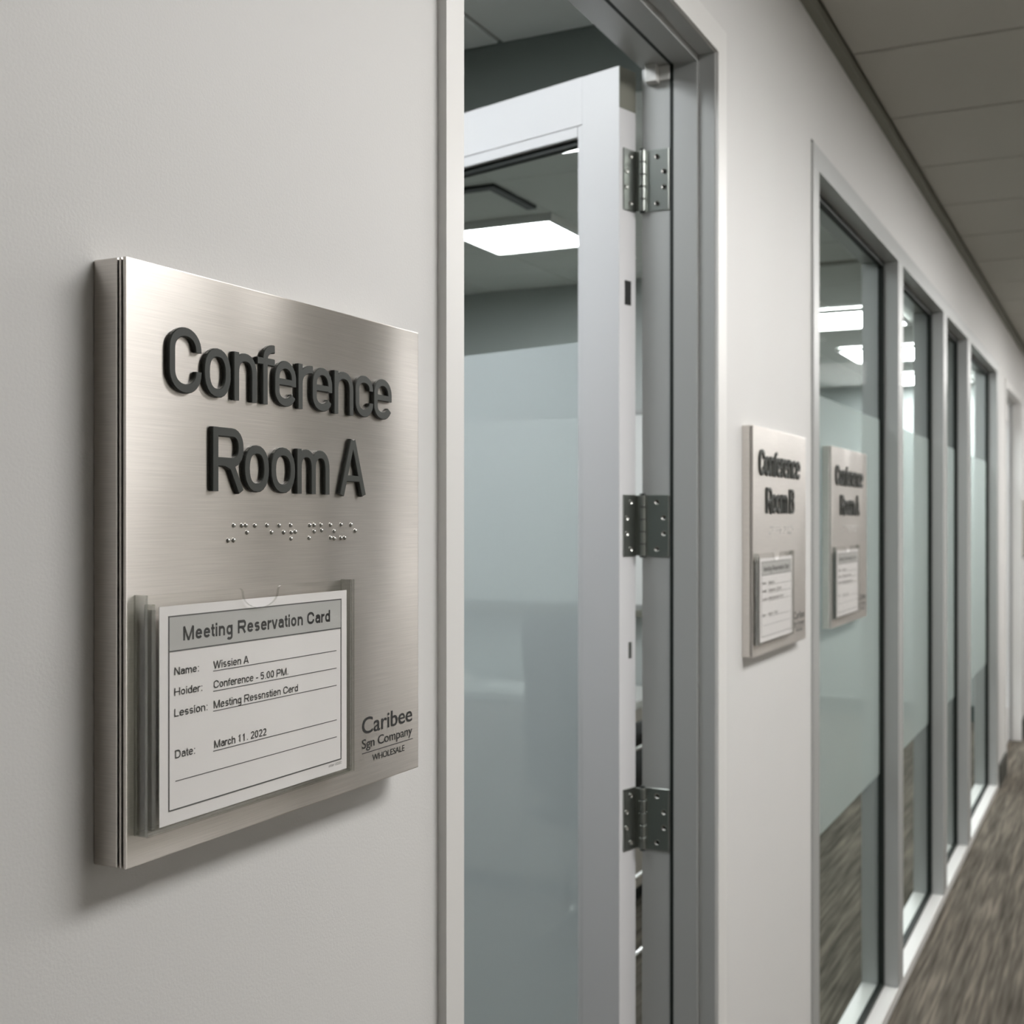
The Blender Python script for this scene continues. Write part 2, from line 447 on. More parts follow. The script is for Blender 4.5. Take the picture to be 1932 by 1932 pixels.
q = 0.025                  # the door frames overlap the wall by this much
wl = boxes('wall_left', [
    ((-WT, -2.0, 0), (0, D0 - q, CH)),
    ((-WT, D0 - q, DH + q), (0, D1 + q, CH)),
    ((-WT, D1 + q, 0), (0, W0 + 0.004, CH)),
    ((-WT, W0 + 0.004, WZ1 - 0.003), (0, W1 - 0.004, CH)),
    ((-WT, W1 - 0.004, 0), (0, E0 - q, CH)),
    ((-WT, E0 - q, EH + q), (0, E1 + q, CH)),
    ((-WT, E1 + q, 0), (0, 12.0, CH))], 'wall')
tag(wl, kind='structure')
wr = boxes('wall_right', [((2.4, -2.0, 0), (2.5, 4.05, CH)), ((2.4, 4.05, 2.2), (2.5, 5.15, CH)), ((2.4, 5.15, 0), (2.5, 12.0, CH))], 'far_wall')
tag(wr, kind='structure')
tag(box('wall_back', (0, -2.1, 0), (2.4, -2.0, CH), 'far_wall'), kind='structure')
tag(box('wall_end', (0, 12.0, 0), (2.4, 12.1, CH), 'far_wall'), kind='structure')
d3 = box('added_dark_door', (2.44, 4.052, 0.003), (2.485, 5.148, 2.198), 'wood', bevel=0.002); tag(d3, 'added unseen door that puts a dark band in the sign reflection', 'door', kind='structure')  # unseen door, added to give the steel sign a dark reflected band
hb = bmesh.new(); add_cyl(hb, (2.39, 4.25, 1.0), (2.44, 4.25, 1.0), 0.01); add_cyl(hb, (2.39, 4.25, 1.0), (2.39, 4.37, 1.0), 0.009)
link('door_handle', mesh_of(hb, 'door_handle', True), 'chrome', d3)

# ceilings --------------------------------------------------------
LINE0, STEP = 2.977, 0.525
ce = box('ceiling', (0, -2.0, CH + 0.008), (2.4, 12.0, CH + 0.06), 'grid'); tag(ce, kind='structure')
XS = [0.022, 0.922, 1.478, 2.378]
LIGHT_ROWS = {-4, 1, 6, 11}
tm = {}
def tile(parent, x0, x1, y0, y1, z, g=0.006, mat='tile', name='ceiling_tile'):
    key = (round(x1 - x0, 4), round(y1 - y0, 4), mat)
    if key not in tm:
        bm = bmesh.new(); add_box(bm, (-key[0] / 2 + g, -key[1] / 2 + g, 0), (key[0] / 2 - g, key[1] / 2 - g, 0.012))
        tm[key] = mesh_of(bm, name, bevel=0.002, seg=1)
    o = link(name, tm[key], mat, parent); o.location = ((x0 + x1) / 2, (y0 + y1) / 2, z)
    return o
def ceiling_light(x0, x1, y0, y1, z, mat, label, group, drop=0.0):
    bx_, by_ = (x0 + x1) / 2, (y0 + y1) / 2
    r = empty('ceiling_light', (bx_, by_, z))
    f = 0.018
    hx, hy = (x1 - x0) / 2, (y1 - y0) / 2
    bm = bmesh.new()
    zt, zb = 0.006, -0.012 - drop
    add_box(bm, (-hx, -hy, zb), (-hx + f, hy, zt)); add_box(bm, (hx - f, -hy, zb), (hx, hy, zt))
    add_box(bm, (-hx + f, -hy, zb), (hx - f, -hy + f, zt)); add_box(bm, (-hx + f, hy - f, zb), (hx - f, hy, zt))
    link('frame', mesh_of(bm, 'frame'), 'alu_light', r)
    bm = bmesh.new(); add_box(bm, (-hx + f, -hy + f, -0.008 - drop), (hx - f, hy - f, 0.004))
    link('diffuser', mesh_of(bm, 'diffuser'), mat, r)
    tag(r, label, 'ceiling light', group)
    return r
for k in range(-9, 17):
    y0 = LINE0 + STEP * k; y1 = y0 + STEP
    for i in range(3):
        if i == 1 and k in LIGHT_ROWS:
            ceiling_light(XS[1], XS[2], y0, y1 + 1.92 * STEP, CH + 0.0, 'corr_light', 'recessed oblong light panel in the corridor ceiling', 'corridor ceiling lights'); tile(ce, XS[1], XS[2], y1 + 1.92 * STEP, y1 + 2 * STEP, CH - 0.002, 0.002); continue
        if i == 1 and ((k - 1) in LIGHT_ROWS or (k - 2) in LIGHT_ROWS): continue
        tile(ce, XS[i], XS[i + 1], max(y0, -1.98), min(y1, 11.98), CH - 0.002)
t_ = boxes('trim_1', [((0.0, -2.0, CH - 0.022), (0.022, 12.0, CH + 0.004))], 'molding'); tag(t_, 'dark wall molding where corridor wall meets ceiling', 'molding', kind='structure')

# baseboards on the corridor wall
tag(box('baseboard_left', (0.0, W1 + 0.01, 0), (0.012, E0 - 0.05, 0.115), 'baseboard'), kind='structure')
tag(box('baseboard_far', (0.0, E1 + 0.05, 0), (0.012, 11.98, 0.115), 'baseboard'), kind='structure')
tag(box('baseboard_near', (0.0, D1 + 0.05, 0), (0.012, W0, 0.115), 'baseboard'), kind='structure')
tag(box('baseboard_front', (0.0, -2.0, 0), (0.012, D0 - 0.04, 0.115), 'baseboard'), kind='structure')

# rooms behind the wall ---------------------------------------------
YB = 2.55; YP = 4.645; YF = 9.15
tag(box('wall_room_back', (-4.1, 0.0, 0), (-4.0, YF + 0.1, 2.6), 'dark_wall'), kind='structure')
tag(box('wall_room_near', (-4.0, 0.0, 0), (-WT, 0.1, 2.6), 'dark_wall'), kind='structure')
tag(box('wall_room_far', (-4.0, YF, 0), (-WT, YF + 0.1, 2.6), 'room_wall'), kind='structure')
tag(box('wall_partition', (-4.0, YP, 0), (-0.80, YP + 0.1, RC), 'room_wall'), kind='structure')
tag(box('wall_bulkhead', (-4.0, YB, RC), (-WT, YB + 0.06, 2.6), 'dark_wall'), kind='structure')
tag(box('baseboard_room_far', (-4.0, YF - 0.012, 0), (-WT, YF, 0.11), 'teal_base'), kind='structure')
tag(box('baseboard_partition', (-4.0, YP - 0.012, 0), (-0.80, YP, 0.11), 'teal_base'), kind='structure')
c2 = box('ceiling_room_high', (-4.0, 0.1, CH + 0.006), (-WT, YB, CH + 0.06), 'grid'); tag(c2, kind='structure')
for i in range(7):
    for j in range(5):
        x1 = -0.115 - (0.565 + 0.6 * (i - 1) if i else 0); x0 = -0.68 - 0.6 * i
        if i == 0: x1 = -0.117
        y0 = YB - 0.6 * (j + 1); y1 = y0 + 0.6
        if x0 < -4: x0 = -3.99
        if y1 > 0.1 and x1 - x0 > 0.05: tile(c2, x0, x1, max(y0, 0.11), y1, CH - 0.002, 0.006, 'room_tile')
c3 = box('ceiling_room_low', (-4.0, YB + 0.06, RC + 0.006), (-WT, YF, RC + 0.06), 'grid'); tag(c3, kind='structure')
GX, GY = -0.996, 3.12
room_panels = [(-1.389, -0.996, 3.52, 3.92)]
for i in range(-2, 6):
    for j in range(-2, 16):
        x1 = GX - 0.393 * i; x0 = x1 - 0.393; y0 = GY + 0.4 * j; y1 = y0 + 0.4
        x1 = min(x1, -0.118); y0 = max(y0, YB + 0.061); y1 = min(y1, YF - 0.002)
        if x1 - x0 < 0.05 or y1 - y0 < 0.05: continue
        if i == 0 and j == 1: continue
        if y0 < YP < y1: y1 = YP - 0.002
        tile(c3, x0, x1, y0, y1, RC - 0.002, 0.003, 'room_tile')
LR = 'square light panel of the rooms behind the glass'
ceiling_light(-1.389, -0.996, 3.52, 3.92, RC, 'room_light', 'square light panel seen through the clear top of the open door', 'room ceiling lights', 0.012)
ceiling_light(-0.70, -0.49, 2.62, 2.90, RC - 0.014, 'room_light', 'small light panel beside the bulkhead above the open door', 'room ceiling lights', 0.0)
for n, (y0, y1) in enumerate([(5.67, 6.19), (7.00, 7.58), (8.37, 8.98)]):
    ceiling_light(-0.846, -0.32, y0, y1, RC - 0.014, 'room_light',
                  ['first of three light panels in the room behind the tall windows', 'middle of three light panels in the room behind the tall windows', 'last of three light panels, near the far wall behind the tall windows'][n],
                  'room ceiling lights', 0.0)
ceiling_light(-1.0, -0.50, 1.05, 1.55, CH, 'room_light', 'light panel of the conference room behind the wall of the large sign', 'room ceiling lights', 0.012)
ceiling_light(-2.9, -2.5, 3.12, 3.52, RC, 'room_light', 'added light panel out of view that brightens the conference room', 'room ceiling lights', 0.012)  # extra panel added out of view to brighten the room
# dark L-shaped slot of an air outlet in the room ceiling
sl = boxes('slot_diffuser', [((-1.03, 3.17, RC - 0.012), (-1.0, 3.42, RC - 0.002)), ((-1.6, 3.135, RC - 0.012), (-1.0, 3.17, RC - 0.002))], 'black')
tag(sl, 'black L shaped air slot in the room ceiling beside the light panel', 'air outlet')

# ================================================================== WINDOW BAND
X_GL = -0.043
def window_band():
    root = empty('window_1', (0, W0, 0)); B = (0, W0, 0)
    tag(root, 'row of four tall panes in a silver aluminium frame', 'window', kind='structure')
    xo, xi = 0.006, -0.10
    box('head', (xi, W0, 2.164), (xo, W1, WZ1), 'alu', root, 0.0015, B)
    box('sill', (xi, W0, 0.002), (xo, W1, 0.035), 'alu_light', root, 0.0015, B)
    ends = [(W0, PANES[0][0])] + [(PANES[i][1], PANES[i + 1][0]) for i in range(3)] + [(PANES[3][1], W1)]
    for a, b in ends:
        box('mullion', (xi, a, 0.035), (xo, b, 2.164), 'alu', root, 0.0015, B)
    box('shadow_gap', (-0.02, W0, WZ1), (0.001, W1, WZ1 + 0.006), 'gasket', root, 0, B)
    for (a, b) in PANES:
        g = box('pane', (X_GL - 0.003, a + 0.001, 0.036), (X_GL + 0.003, b - 0.001, 2.163), 'glass', root, 0, B)
        gw = 0.016
        boxes('gasket', [((X_GL - 0.007, a + 0.0003, 0.0353), (X_GL + 0.009, a + gw, 2.1637)), ((X_GL - 0.007, b - gw, 0.0353), (X_GL + 0.009, b - 0.0003, 2.1637)),
                         ((X_GL - 0.007, a + gw, 0.0353), (X_GL + 0.009, b - gw, 0.0353 + 0.012)), ((X_GL - 0.007, a + gw, 2.164 - 0.016), (X_GL + 0.009, b - gw, 2.1637))], 'gasket', g, 0, (0, 0, 0)).location = (0, -W0, 0)
        f = box('frosted_film', (X_GL - 0.0045, a + gw, 0.66), (X_GL - 0.0035, b - gw, 1.70), 'film', g, 0, (0, 0, 0)); f.location = (0, -W0, 0)
window_band()

# ================================================================== DOOR OF ROOM A
def door_one():
    B = (0, D1, 0)
    root = empty('door_1', B)
    tag(root, 'open glazed door with a pale frame between the two sign walls', 'door', kind='structure')
    # frame: casing, jamb with stop, header
    p = 0.010
    fr = boxes('door_frame', [
        ((-WT - 0.006, D0 - 0.036, 0), (p, D0, DH + 0.045)),              # near side
        ((-WT - 0.006, D1, 0), (p, D1 + 0.046, DH + 0.045)),              # far side
        ((-WT - 0.006, D0, DH), (p, D1, DH + 0.045))], 'alu_light', root, 0, B)
    boxes('stop', [((-0.064, D1 - 0.008, 0), (-0.024, D1, DH)),
                   ((-0.064, D0, 0), (-0.024, D0 + 0.008, DH)),
                   ((-0.064, D0 + 0.008, DH - 0.012), (-0.024, D1 - 0.008, DH))], 'alu', fr, 0, B)
    boxes('jamb_liner', [((-WT - 0.004, D1 - 0.007, 0), (-0.0705, D1, DH)), ((-WT - 0.004, D0, 0), (-0.0705, D0 + 0.007, DH)),
                         ((-WT - 0.004, D0 + 0.007, DH - 0.011), (-0.0705, D1 - 0.007, DH)),
                         ((-0.022, D1 - 0.0015, 0), (0.004, D1, DH)), ((-0.022, D0 + 0.0015, DH - 0.0015), (0.004, D1 - 0.0015, DH)), ((-0.022, D0, 0), (0.004, D0 + 0.0015, DH))], 'alu', fr, 0, B)
    boxes('gasket', [((-0.0700, D1 - 0.0085, 0), (-0.0645, D1, DH - 0.012)), ((-0.0700, D0, 0), (-0.0645, D0 + 0.0085, DH - 0.012)),
                     ((-0.0700, D0 + 0.0085, DH - 0.0125), (-0.0645, D1 - 0.0085, DH))], 'gasket', fr, 0, B)
    boxes('header_bracket', [((-0.108, D1 - 0.026, DH - 0.040), (-0.088, D1 - 0.0075, DH - 0.0115)), ((-0.088, D1 - 0.012, DH - 0.036), (-0.0702, D1 - 0.0075, DH - 0.0115))], 'alu_light', fr, 0.0015, B)
    # leaf
    ang = math.radians(16.0)
    piv = Vector((-0.116, 1.950, 0))
    d = Vector((-math.cos(ang), math.sin(ang), 0)); n = Vector((-math.sin(ang), -math.cos(ang), 0))
    TH, WD, ZT, ZB = 0.045, 0.84, 2.153, 0.012
    # local leaf frame: origin P1, X along d, Y along n
    P1 = piv + d * 0.014
    mtx = Matrix((( d.x, n.x, 0, P1.x), (d.y, n.y, 0, P1.y - D1), (0, 0, 1, 0), (0, 0, 0, 1)))
    def lb(name, lst, mat, parent, bevel=0.0):
        bm = bmesh.new()
        for lo, hi in lst: add_box(bm, lo, hi)
        if bevel:
            bmesh.ops.recalc_face_normals(bm, faces=bm.faces)
            bmesh.ops.bevel(bm, geom=list(bm.edges), offset=bevel, segments=2, affect='EDGES')
        bmesh.ops.transform(bm, matrix=mtx, verts=bm.verts)
        bmesh.ops.recalc_face_normals(bm, faces=bm.faces)
        me = bpy.data.meshes.new(name); bm.to_mesh(me); bm.free()
        return link(name, me, mat, parent)
    ST, TR, BR_ = 0.0785, 0.080, 0.22
    leaf = lb('door_leaf', [((0, 0, ZB), (ST, TH, ZT))], 'door', root, 0.0005)
    lb('stile', [((WD - ST, 0, ZB), (WD, TH, ZT))], 'door', leaf, 0.0015)
    lb('rail', [((ST, 0, ZT - TR), (WD - ST, TH, ZT))], 'door', leaf, 0.0)
    lb('rail', [((ST, 0, ZB), (WD - ST, TH, ZB + BR_))], 'door', leaf, 0.0)
    bd = 0.0105
    g0, g1, h0, h1 = ST, WD - ST, ZB + BR_, ZT - TR
    for lo, hi in [((g0, 0.006, h0), (g0 + bd, TH - 0.0015, h1)), ((g1 - bd, 0.006, h0), (g1, TH - 0.0015, h1)),
                   ((g0 + bd, 0.006, h1 - 0.019), (g1 - bd, TH - 0.0015, h1)), ((g0 + bd, 0.006, h0), (g1 - bd, TH - 0.0015, h0 + 0.019))]:
        lb('glazing_bead', [(lo, hi)], 'door', leaf, 0.001)
    lb('gasket', [((g0 + bd, 0.017, h1 - 0.029), (g1 - bd, 0.034, h1 - 0.0192)), ((g0 + bd, 0.018, h0 + 0.0192), (g1 - bd, 0.030, h0 + 0.025))], 'gasket', leaf)
    lb('pane', [((g0 + bd, 0.021, h0 + 0.019), (g1 - bd, 0.027, h1 - 0.019))], 'glass', leaf)
    lb('frosted_film', [((g0 + bd, 0.0285, h0 + 0.025), (g1 - bd, 0.0295, 1.71))], 'door_film', leaf)
    # hardware and a painted shade strip in the hinge edge
    lb('edge_contact', [((-0.0012, 0.014, 1.763), (0.001, 0.030, 1.803))], 'black', leaf, 0.0003)
    lb('edge_slot', [((-0.0010, 0.012, 1.178), (0.001, 0.020, 1.205))], 'hinge', leaf, 0.0003)
    lb('edge_shade', [((-0.0008, 0.0005, ZT - 0.068), (0.001, TH - 0.0005, ZT - 0.0005))], 'molding', leaf)  # dark strip painted as the shade at the top of the edge
    # hinges
    for zc in (1.970, 1.398, 0.912):
        hh = 0.051
        bm = bmesh.new(); add_box(bm, (-0.114, D1 - 0.0092 - D1, zc - hh), (-0.072, -0.0069, zc + hh))
        hg = link('hinge', mesh_of(bm, 'hinge_leaf', bevel=0.0006, seg=1), 'hinge', root)
        lb('leaf_plate', [((-0.0024, 0.002, zc - hh), (0.0005, 0.0355, zc + hh))], 'hinge', hg, 0.0006)
        lb('knuckle_strap', [((-0.013, 0.001, zc - hh + 0.001), (0.0005, 0.0035, zc + hh - 0.001))], 'hinge', hg, 0.0)
        for k in range(5):
            bm = bmesh.new(); z0 = zc - hh + k * 2 * hh / 5
            add_cyl(bm, (piv.x, piv.y - D1, z0 + 0.0006), (piv.x, piv.y - D1, z0 + 2 * hh / 5 - 0.0006), 0.0062, 20)
            me = mesh_of(bm, 'knuckle', bevel=0.0006, seg=1)
            link('knuckle', me, 'hinge', hg)
        bm = bmesh.new(); add_cyl(bm, (piv.x, piv.y - D1, zc - hh - 0.002), (piv.x, piv.y - D1, zc + hh + 0.002), 0.0045, 16)
        link('pin', mesh_of(bm, 'pin'), 'gasket', hg)
        for k in range(4):
            z = zc + hh * (-0.76 + 0.507 * k)
            xo = -0.092 if k in (0, 3) else -0.080
            bm = bmesh.new(); add_cyl(bm, (xo, -0.0104, z), (xo, -0.0085, z), 0.0042, 14)
            bmesh.ops.inset_individual(bm, faces=[f for f in bm.faces if len(f.verts) > 4 and f.normal.y < -0.5], thickness=0.0016, depth=-0.0012)
            link('screw', mesh_of(bm, 'screw'), 'screw', hg)
            yo = 0.0175 if k in (0, 3) else 0.0285
            bm = bmesh.new(); add_cyl(bm, (-0.0037, yo, z), (-0.002, yo, z), 0.0038, 14)
            bmesh.ops.inset_individual(bm, faces=[f for f in bm.faces if len(f.verts) > 4 and f.normal.x < -0.5], thickness=0.0015, depth=-0.001)
            bmesh.ops.transform(bm, matrix=mtx, verts=bm.verts)
            link('screw', mesh_of(bm, 'screw'), 'screw', hg)
door_one()

# ================================================================== NEXT DOOR (far)
def door_two():
    B = (0, E0, 0); root = empty('door_2', B)
    tag(root, 'closed glazed door in a recess beyond the tall windows', 'door', kind='structure')
    p = 0.006
    boxes('door_frame', [((-WT - 0.004, E0 - 0.045, 0), (p, E0, EH + 0.045)), ((-WT - 0.004, E1, 0), (p, E1 + 0.045, EH + 0.045)), ((-WT - 0.004, E0, EH), (p, E1, EH + 0.045))], 'alu_light', root, 0, B)
    boxes('stop', [((-0.06, E1 - 0.02, 0), (-0.045, E1, EH)), ((-0.06, E0, 0), (-0.045, E0 + 0.02, EH)), ((-0.06, E0 + 0.02, EH - 0.02), (-0.045, E1 - 0.02, EH))], 'alu', root, 0, B)
    xb, xf = -0.105, -0.062
    lf = boxes('door_leaf', [((xb, E0 + 0.004, 0.01), (xf, E0 + 0.10, EH - 0.004)), ((xb, E1 - 0.10, 0.01), (xf, E1 - 0.004, EH - 0.004)),
                        ((xb, E0 + 0.10, 0.01), (xf, E1 - 0.10, 0.23)), ((xb, E0 + 0.10, EH - 0.12), (xf, E1 - 0.10, EH - 0.004))], 'door', root, 0, B)
    box('pane', (-0.085, E0 + 0.10, 0.23), (-0.079, E1 - 0.10, EH - 0.12), 'glass', lf, 0, B)
    box('frosted_film', (-0.0785, E0 + 0.10, 0.66), (-0.0775, E1 - 0.10, 1.70), 'film', lf, 0, B)
    bm = bmesh.new()
    add_cyl(bm, (xf, E0 + 0.05 - E0, 1.02), (xf + 0.04, E0 + 0.05 - E0, 1.02), 0.009); add_cyl(bm, (xf + 0.04, 0.045, 1.02), (xf + 0.04, 0.16, 1.02), 0.009)
    link('handle', mesh_of(bm, 'handle', True), 'chrome', lf)
door_two()

# ================================================================== SIGNS
SW, SH, ST_ = 0.3685, 0.3945, 0.028
BR = [(0.1075, 0.2208), (0.1164, 0.2207), (0.1211, 0.2207), (0.1316, 0.2206), (0.1461, 0.2206), (0.161, 0.2205), (0.1755, 0.2206), (0.2005, 0.2205), (0.2064, 0.2205), (0.2156, 0.2207), (0.2288, 0.2206), (0.2441, 0.2208), (0.2586, 0.2207), (0.1224, 0.2156), (0.1516, 0.2153), (0.1665, 0.2152), (0.1763, 0.2151), (0.1814, 0.2155), (0.2064, 0.2155), (0.2165, 0.2163), (0.234, 0.2155), (0.2648, 0.2156), (0.1011, 0.2101), (0.1072, 0.2102), (0.1758, 0.2103), (0.1996, 0.2104), (0.229, 0.2102), (0.234, 0.2096), (0.2438, 0.2098), (0.2492, 0.2099)]
LINE_A = [('C', .0369, .0699), ('o', .0722, .1012), ('n', .1042, .1309), ('f', .1315, .1519), ('e', .1519, .1792), ('r', .1813, .2008), ('e', .2001, .2278), ('n', .2301, .2585), ('c', .2609, .2885), ('e', .2893, .3183)]
LINE_B = [('R', .0811, .1156), ('o', .1162, .1454), ('o', .1474, .1779), ('m', .1799, .2241)]
_sm = {}
def cached(key, fn):
    if key not in _sm: _sm[key] = fn()
    return _sm[key]

def m_box(lo, hi, bevel=0.0, seg=2):
    bm = bmesh.new(); add_box(bm, lo, hi)
    return mesh_of(bm, 'plate', bevel=bevel, seg=seg)

def holder_front():
    """front sheet of the card holder with the rounded thumb notch"""
    y0, y1, z0, z1, x0, x1 = .0066, .2459, .0201, .1762, ST_ + .0100, ST_ + .0120
    prof = [(y0, z0), (y1, z0), (y1, z1)]
    na, nb, nz, r = .1040, .1450, .1610, .004
    for k in range(5):
        t = k / 4 * math.pi / 2; prof.append((nb + r - r * math.sin(t), z1 - r + r * math.cos(t)))
    cx, rad = (na + nb) / 2, (nb - na) / 2
    for k in range(13):
        t = math.pi * k / 12
        prof.append((cx + rad * math.cos(t), z1 - r - (z1 - r - nz) * math.sin(t)))
    for k in range(5):
        t = k / 4 * math.pi / 2; prof.append((na - r + r * (1 - math.cos(t)) * 1.0 - 0 if False else na - r * math.sin(t), z1 - r + r * (1 - math.cos(t))) if False else (na - r + r * math.cos(t), z1 - r + r * math.sin(t)))
    prof.append((y0, z1))
    bm = bmesh.new()
    f = bm.faces.new([bm.verts.new((x0, a, b)) for a, b in prof])
    r_ = bmesh.ops.extrude_face_region(bm, geom=[f])
    bmesh.ops.translate(bm, verts=[v for v in r_['geom'] if isinstance(v, bmesh.types.BMVert)], vec=(x1 - x0, 0, 0))
    me = mesh_of(bm, 'holder_front')
    me.materials.append(M['acrylic']); me.materials.append(M['acrylic_edge'])
    for p in me.polygons: p.material_index = 0 if abs(p.normal.x) > 0.5 else 1
    return me

def make_sign(loc, scale, last, label, card_label):
    r = empty('room_sign', loc, 0, scale)
    tag(r, label, 'sign', 'conference room signs')
    link('backing', cached('back', lambda: m_box((0, 0, 0), (.0205, SW, SH), .0012)), 'steel', r)
    link('spacer', cached('sp', lambda: m_box((.0200, .0016, .0016), (.0275, SW - .0016, SH - .0016))), 'letter', r)
    link('trim_layer', cached('tl', lambda: m_box((.0218, .0002, .0002), (.0236, SW - .0002, SH - .0002), .0004)), 'steel', r)
    link('face_plate', cached('fp', lambda: m_box((.0250, 0, 0), (ST_, SW, SH), .0009)), 'steel', r)
    for i, (ch, a, b) in enumerate(LINE_A):
        o = link('raised_letter', cached(('A', i), lambda: stroke_text('raised_letter', ch, a, b, .3108, .0450, ST_ - .0002, .0064, .0032, 0.775)), 'letter', r)
    for i, (ch, a, b) in enumerate(LINE_B):
        o = link('raised_letter', cached(('B', i), lambda: stroke_text('raised_letter', ch, a, b, .2450, .0454, ST_ - .0002, .0066, .0032, 0.765)), 'letter', r)
    link('raised_letter', cached(('L', last), lambda: stroke_text('raised_letter', last, .2384 if last == 'A' else .2420, .2770 if last == 'A' else .2740, .2450, .0454, ST_ - .0002, .0066, .0032)), 'letter', r)
    def dome():
        bm = bmesh.new(); bmesh.ops.create_uvsphere(bm, u_segments=12, v_segments=8, radius=.0017)
        bmesh.ops.scale(bm, vec=(.95, 1, 1), verts=bm.verts)
        return mesh_of(bm, 'braille_dot', True)
    for y, z in BR:
        o = link('braille_dot', cached('dot', dome), 'screw', r); o.location = (ST_, y, z)
    # acrylic card holder
    h = link('card_holder', cached('hf', holder_front), 'acrylic', r); tag(h, 'clear acrylic card holder with a thumb notch')
    def sides():
        bm = bmesh.new()
        for lo, hi in [((ST_, .0066, .0201), (ST_ + .0099, .0092, .1762)), ((ST_, .2433, .0201), (ST_ + .0099, .2459, .1762)), ((ST_, .0092, .0201), (ST_ + .0099, .2433, .0226)),
                       ((ST_ + .003, .0128, .0230), (ST_ + .0098, .0162, .1700)), ((ST_, .0175, .0235), (ST_ + .0082, .0188, .1660))]:
            add_box(bm, lo, hi)
        return mesh_of(bm, 'holder_side', bevel=.0008, seg=2)
    link('holder_side', cached('hs', sides), 'acrylic_edge', h)
    # printed maker's mark
    def t(key, body, y0, y1, base, cap, wgt, x=ST_ + .0002): return cached(key, lambda: text_mesh('lettering', body, y0, y1, base, cap, x, wgt))
    lg = link('lettering', t('l1', 'Caribee', .2755, .3571, .0440, .0135, 0.008), 'ink', r); tag(lg, "black printed maker's mark")
    link('lettering', t('l2', 'Sgn Company', .2755, .3571, .0318, .0076, 0.006), 'ink', r)
    link('lettering', t('l3', 'WHOLESALE', .2913, .3438, .0192, .0052, 0.004), 'ink', r)
    link('rule', cached('lr', lambda: m_box((ST_, .2755, .02745), (ST_ + .0002, .3581, .02805))), 'ink', r)
    # reservation card standing in the holder
    cx = ST_ + .0085
    cr = empty('reservation_card', loc, 0, scale); tag(cr, card_label, 'card', 'reservation cards')
    link('sheet', cached('cs', lambda: m_box((cx, .0208, .0232), (cx + .0004, .2390, .1678))), 'card', cr)
    px = cx + .0006
    def rect(y0, z0, y1, z1, x=px): return ((cx + .0004, y0, z0), (x, y1, z1))
    link('header_band', cached('hb', lambda: m_box(*rect(.0298, .1377, .2308, .1608))), 'band', cr)
    q = .00045
    def frame():
        bm = bmesh.new()
        a, b, c, d = .0298, .2308, .0322, .1608
        for lo, hi in [rect(a - q, c - q, a + q, d + q, px + .0001), rect(b - q, c - q, b + q, d + q, px + .0001), rect(a + q, c - q, b - q, c + q, px + .0001), rect(a + q, d - q, b - q, d + q, px + .0001), rect(a + q, .1377 - q, b - q, .1377 + q, px + .0001)]:
            add_box(bm, lo, hi)
        return mesh_of(bm, 'border')
    link('border', cached('cb', frame), 'greyink', cr)
    for i, (a, b, z) in enumerate([(.0744, .2243, .1200), (.0744, .2246, .1060), (.0744, .2246, .0922), (.0744, .2248, .0645), (.0362, .2248, .0509)]):
        link('rule', cached(('r', i), lambda: m_box(*rect(a, z - .0003, b, z + .0003))), 'greyink', cr)
    for i, (s, a, b, z, cap, wg) in enumerate([
            ('Meeting Reservation Card', .0435, .2152, .1439, .0094, .0019),
            ('Name:', .0350, .0595, .1215, .0052, 0.0), ('Wissien A', .0748, .1127, .1216, .0054, 0.0),
            ('Hoider:', .0350, .0630, .1078, .0052, 0.0), ('Conference - 5.00 PM.', .0748, .1604, .1080, .0054, 0.0),
            ('Lession:', .0350, .0684, .0938, .0054, 0.0), ('Mesting Ressnstien Cerd', .0748, .1725, .0940, .0054, 0.0),
            ('Date:', .0358, .0556, .0660, .0056, 0.0), ('March 11. 2022', .0754, .1335, .0664, .0054, 0.0),
            ('otter 0000', .2133, .2314, .0284, .0020, 0.0)]):
        if i == 9: wg = .00022
        link('lettering', cached(('c', i), lambda: stroke_text('lettering', s, a, b, z, cap, px + .0001, wg or .00082)), 'ink', cr)
    return r

make_sign((0.0003, 0.608, 1.1841), (1, 1, 1), 'A',
          'large brushed steel Conference Room A sign on the plain wall before the open door', 'printed reservation card in the large Conference Room A sign beside the open door')
make_sign((0.0003, 2.136, 1.1663), (0.0197 / .028, .3975 / SW, .407 / SH), 'B',
          'brushed steel Conference Room B sign on the wall between door and windows', 'reservation card in the Conference Room B sign')
make_sign((X_GL + .0034, 2.96, 1.150), (0.022 / .028, .44 / SW, .431 / SH), 'A',
          'brushed steel Conference Room A sign mounted on the frosted window glass', 'reservation card in the sign mounted on the window glass')
make_sign((0.0003, 8.62, 1.17), (0.02 / .028, .38 / SW, .36 / SH), 'B',
          'brushed steel room sign beyond the far closed door', 'reservation card in the sign beyond the far closed door')

# ================================================================== FURNITURE IN THE ROOM
def whiteboard():
    y = YP - 0.002
    r = empty('whiteboard', (-1.7, y, 1.05)); B = (-1.7, y, 1.05)
    tag(r, 'white writing board with a grey tray on the partition wall', 'whiteboard')
    box('board', (-2.4, y - 0.015, 1.07), (-0.96, y, 1.82), 'whiteboard', r, 0.001, B)
    boxes('frame', [((-2.42, y - 0.02, 1.05), (-0.94, y, 1.07)), ((-2.42, y - 0.02, 1.82), (-0.94, y, 1.84)), ((-2.42, y - 0.02, 1.07), (-2.4, y, 1.82)), ((-0.96, y - 0.02, 1.07), (-0.94, y, 1.82))], 'alu', r, 0, B)
    box('tray', (-2.3, y - 0.07, 1.025), (-0.99, y, 1.048), 'molding', r, 0.002, B)
whiteboard()

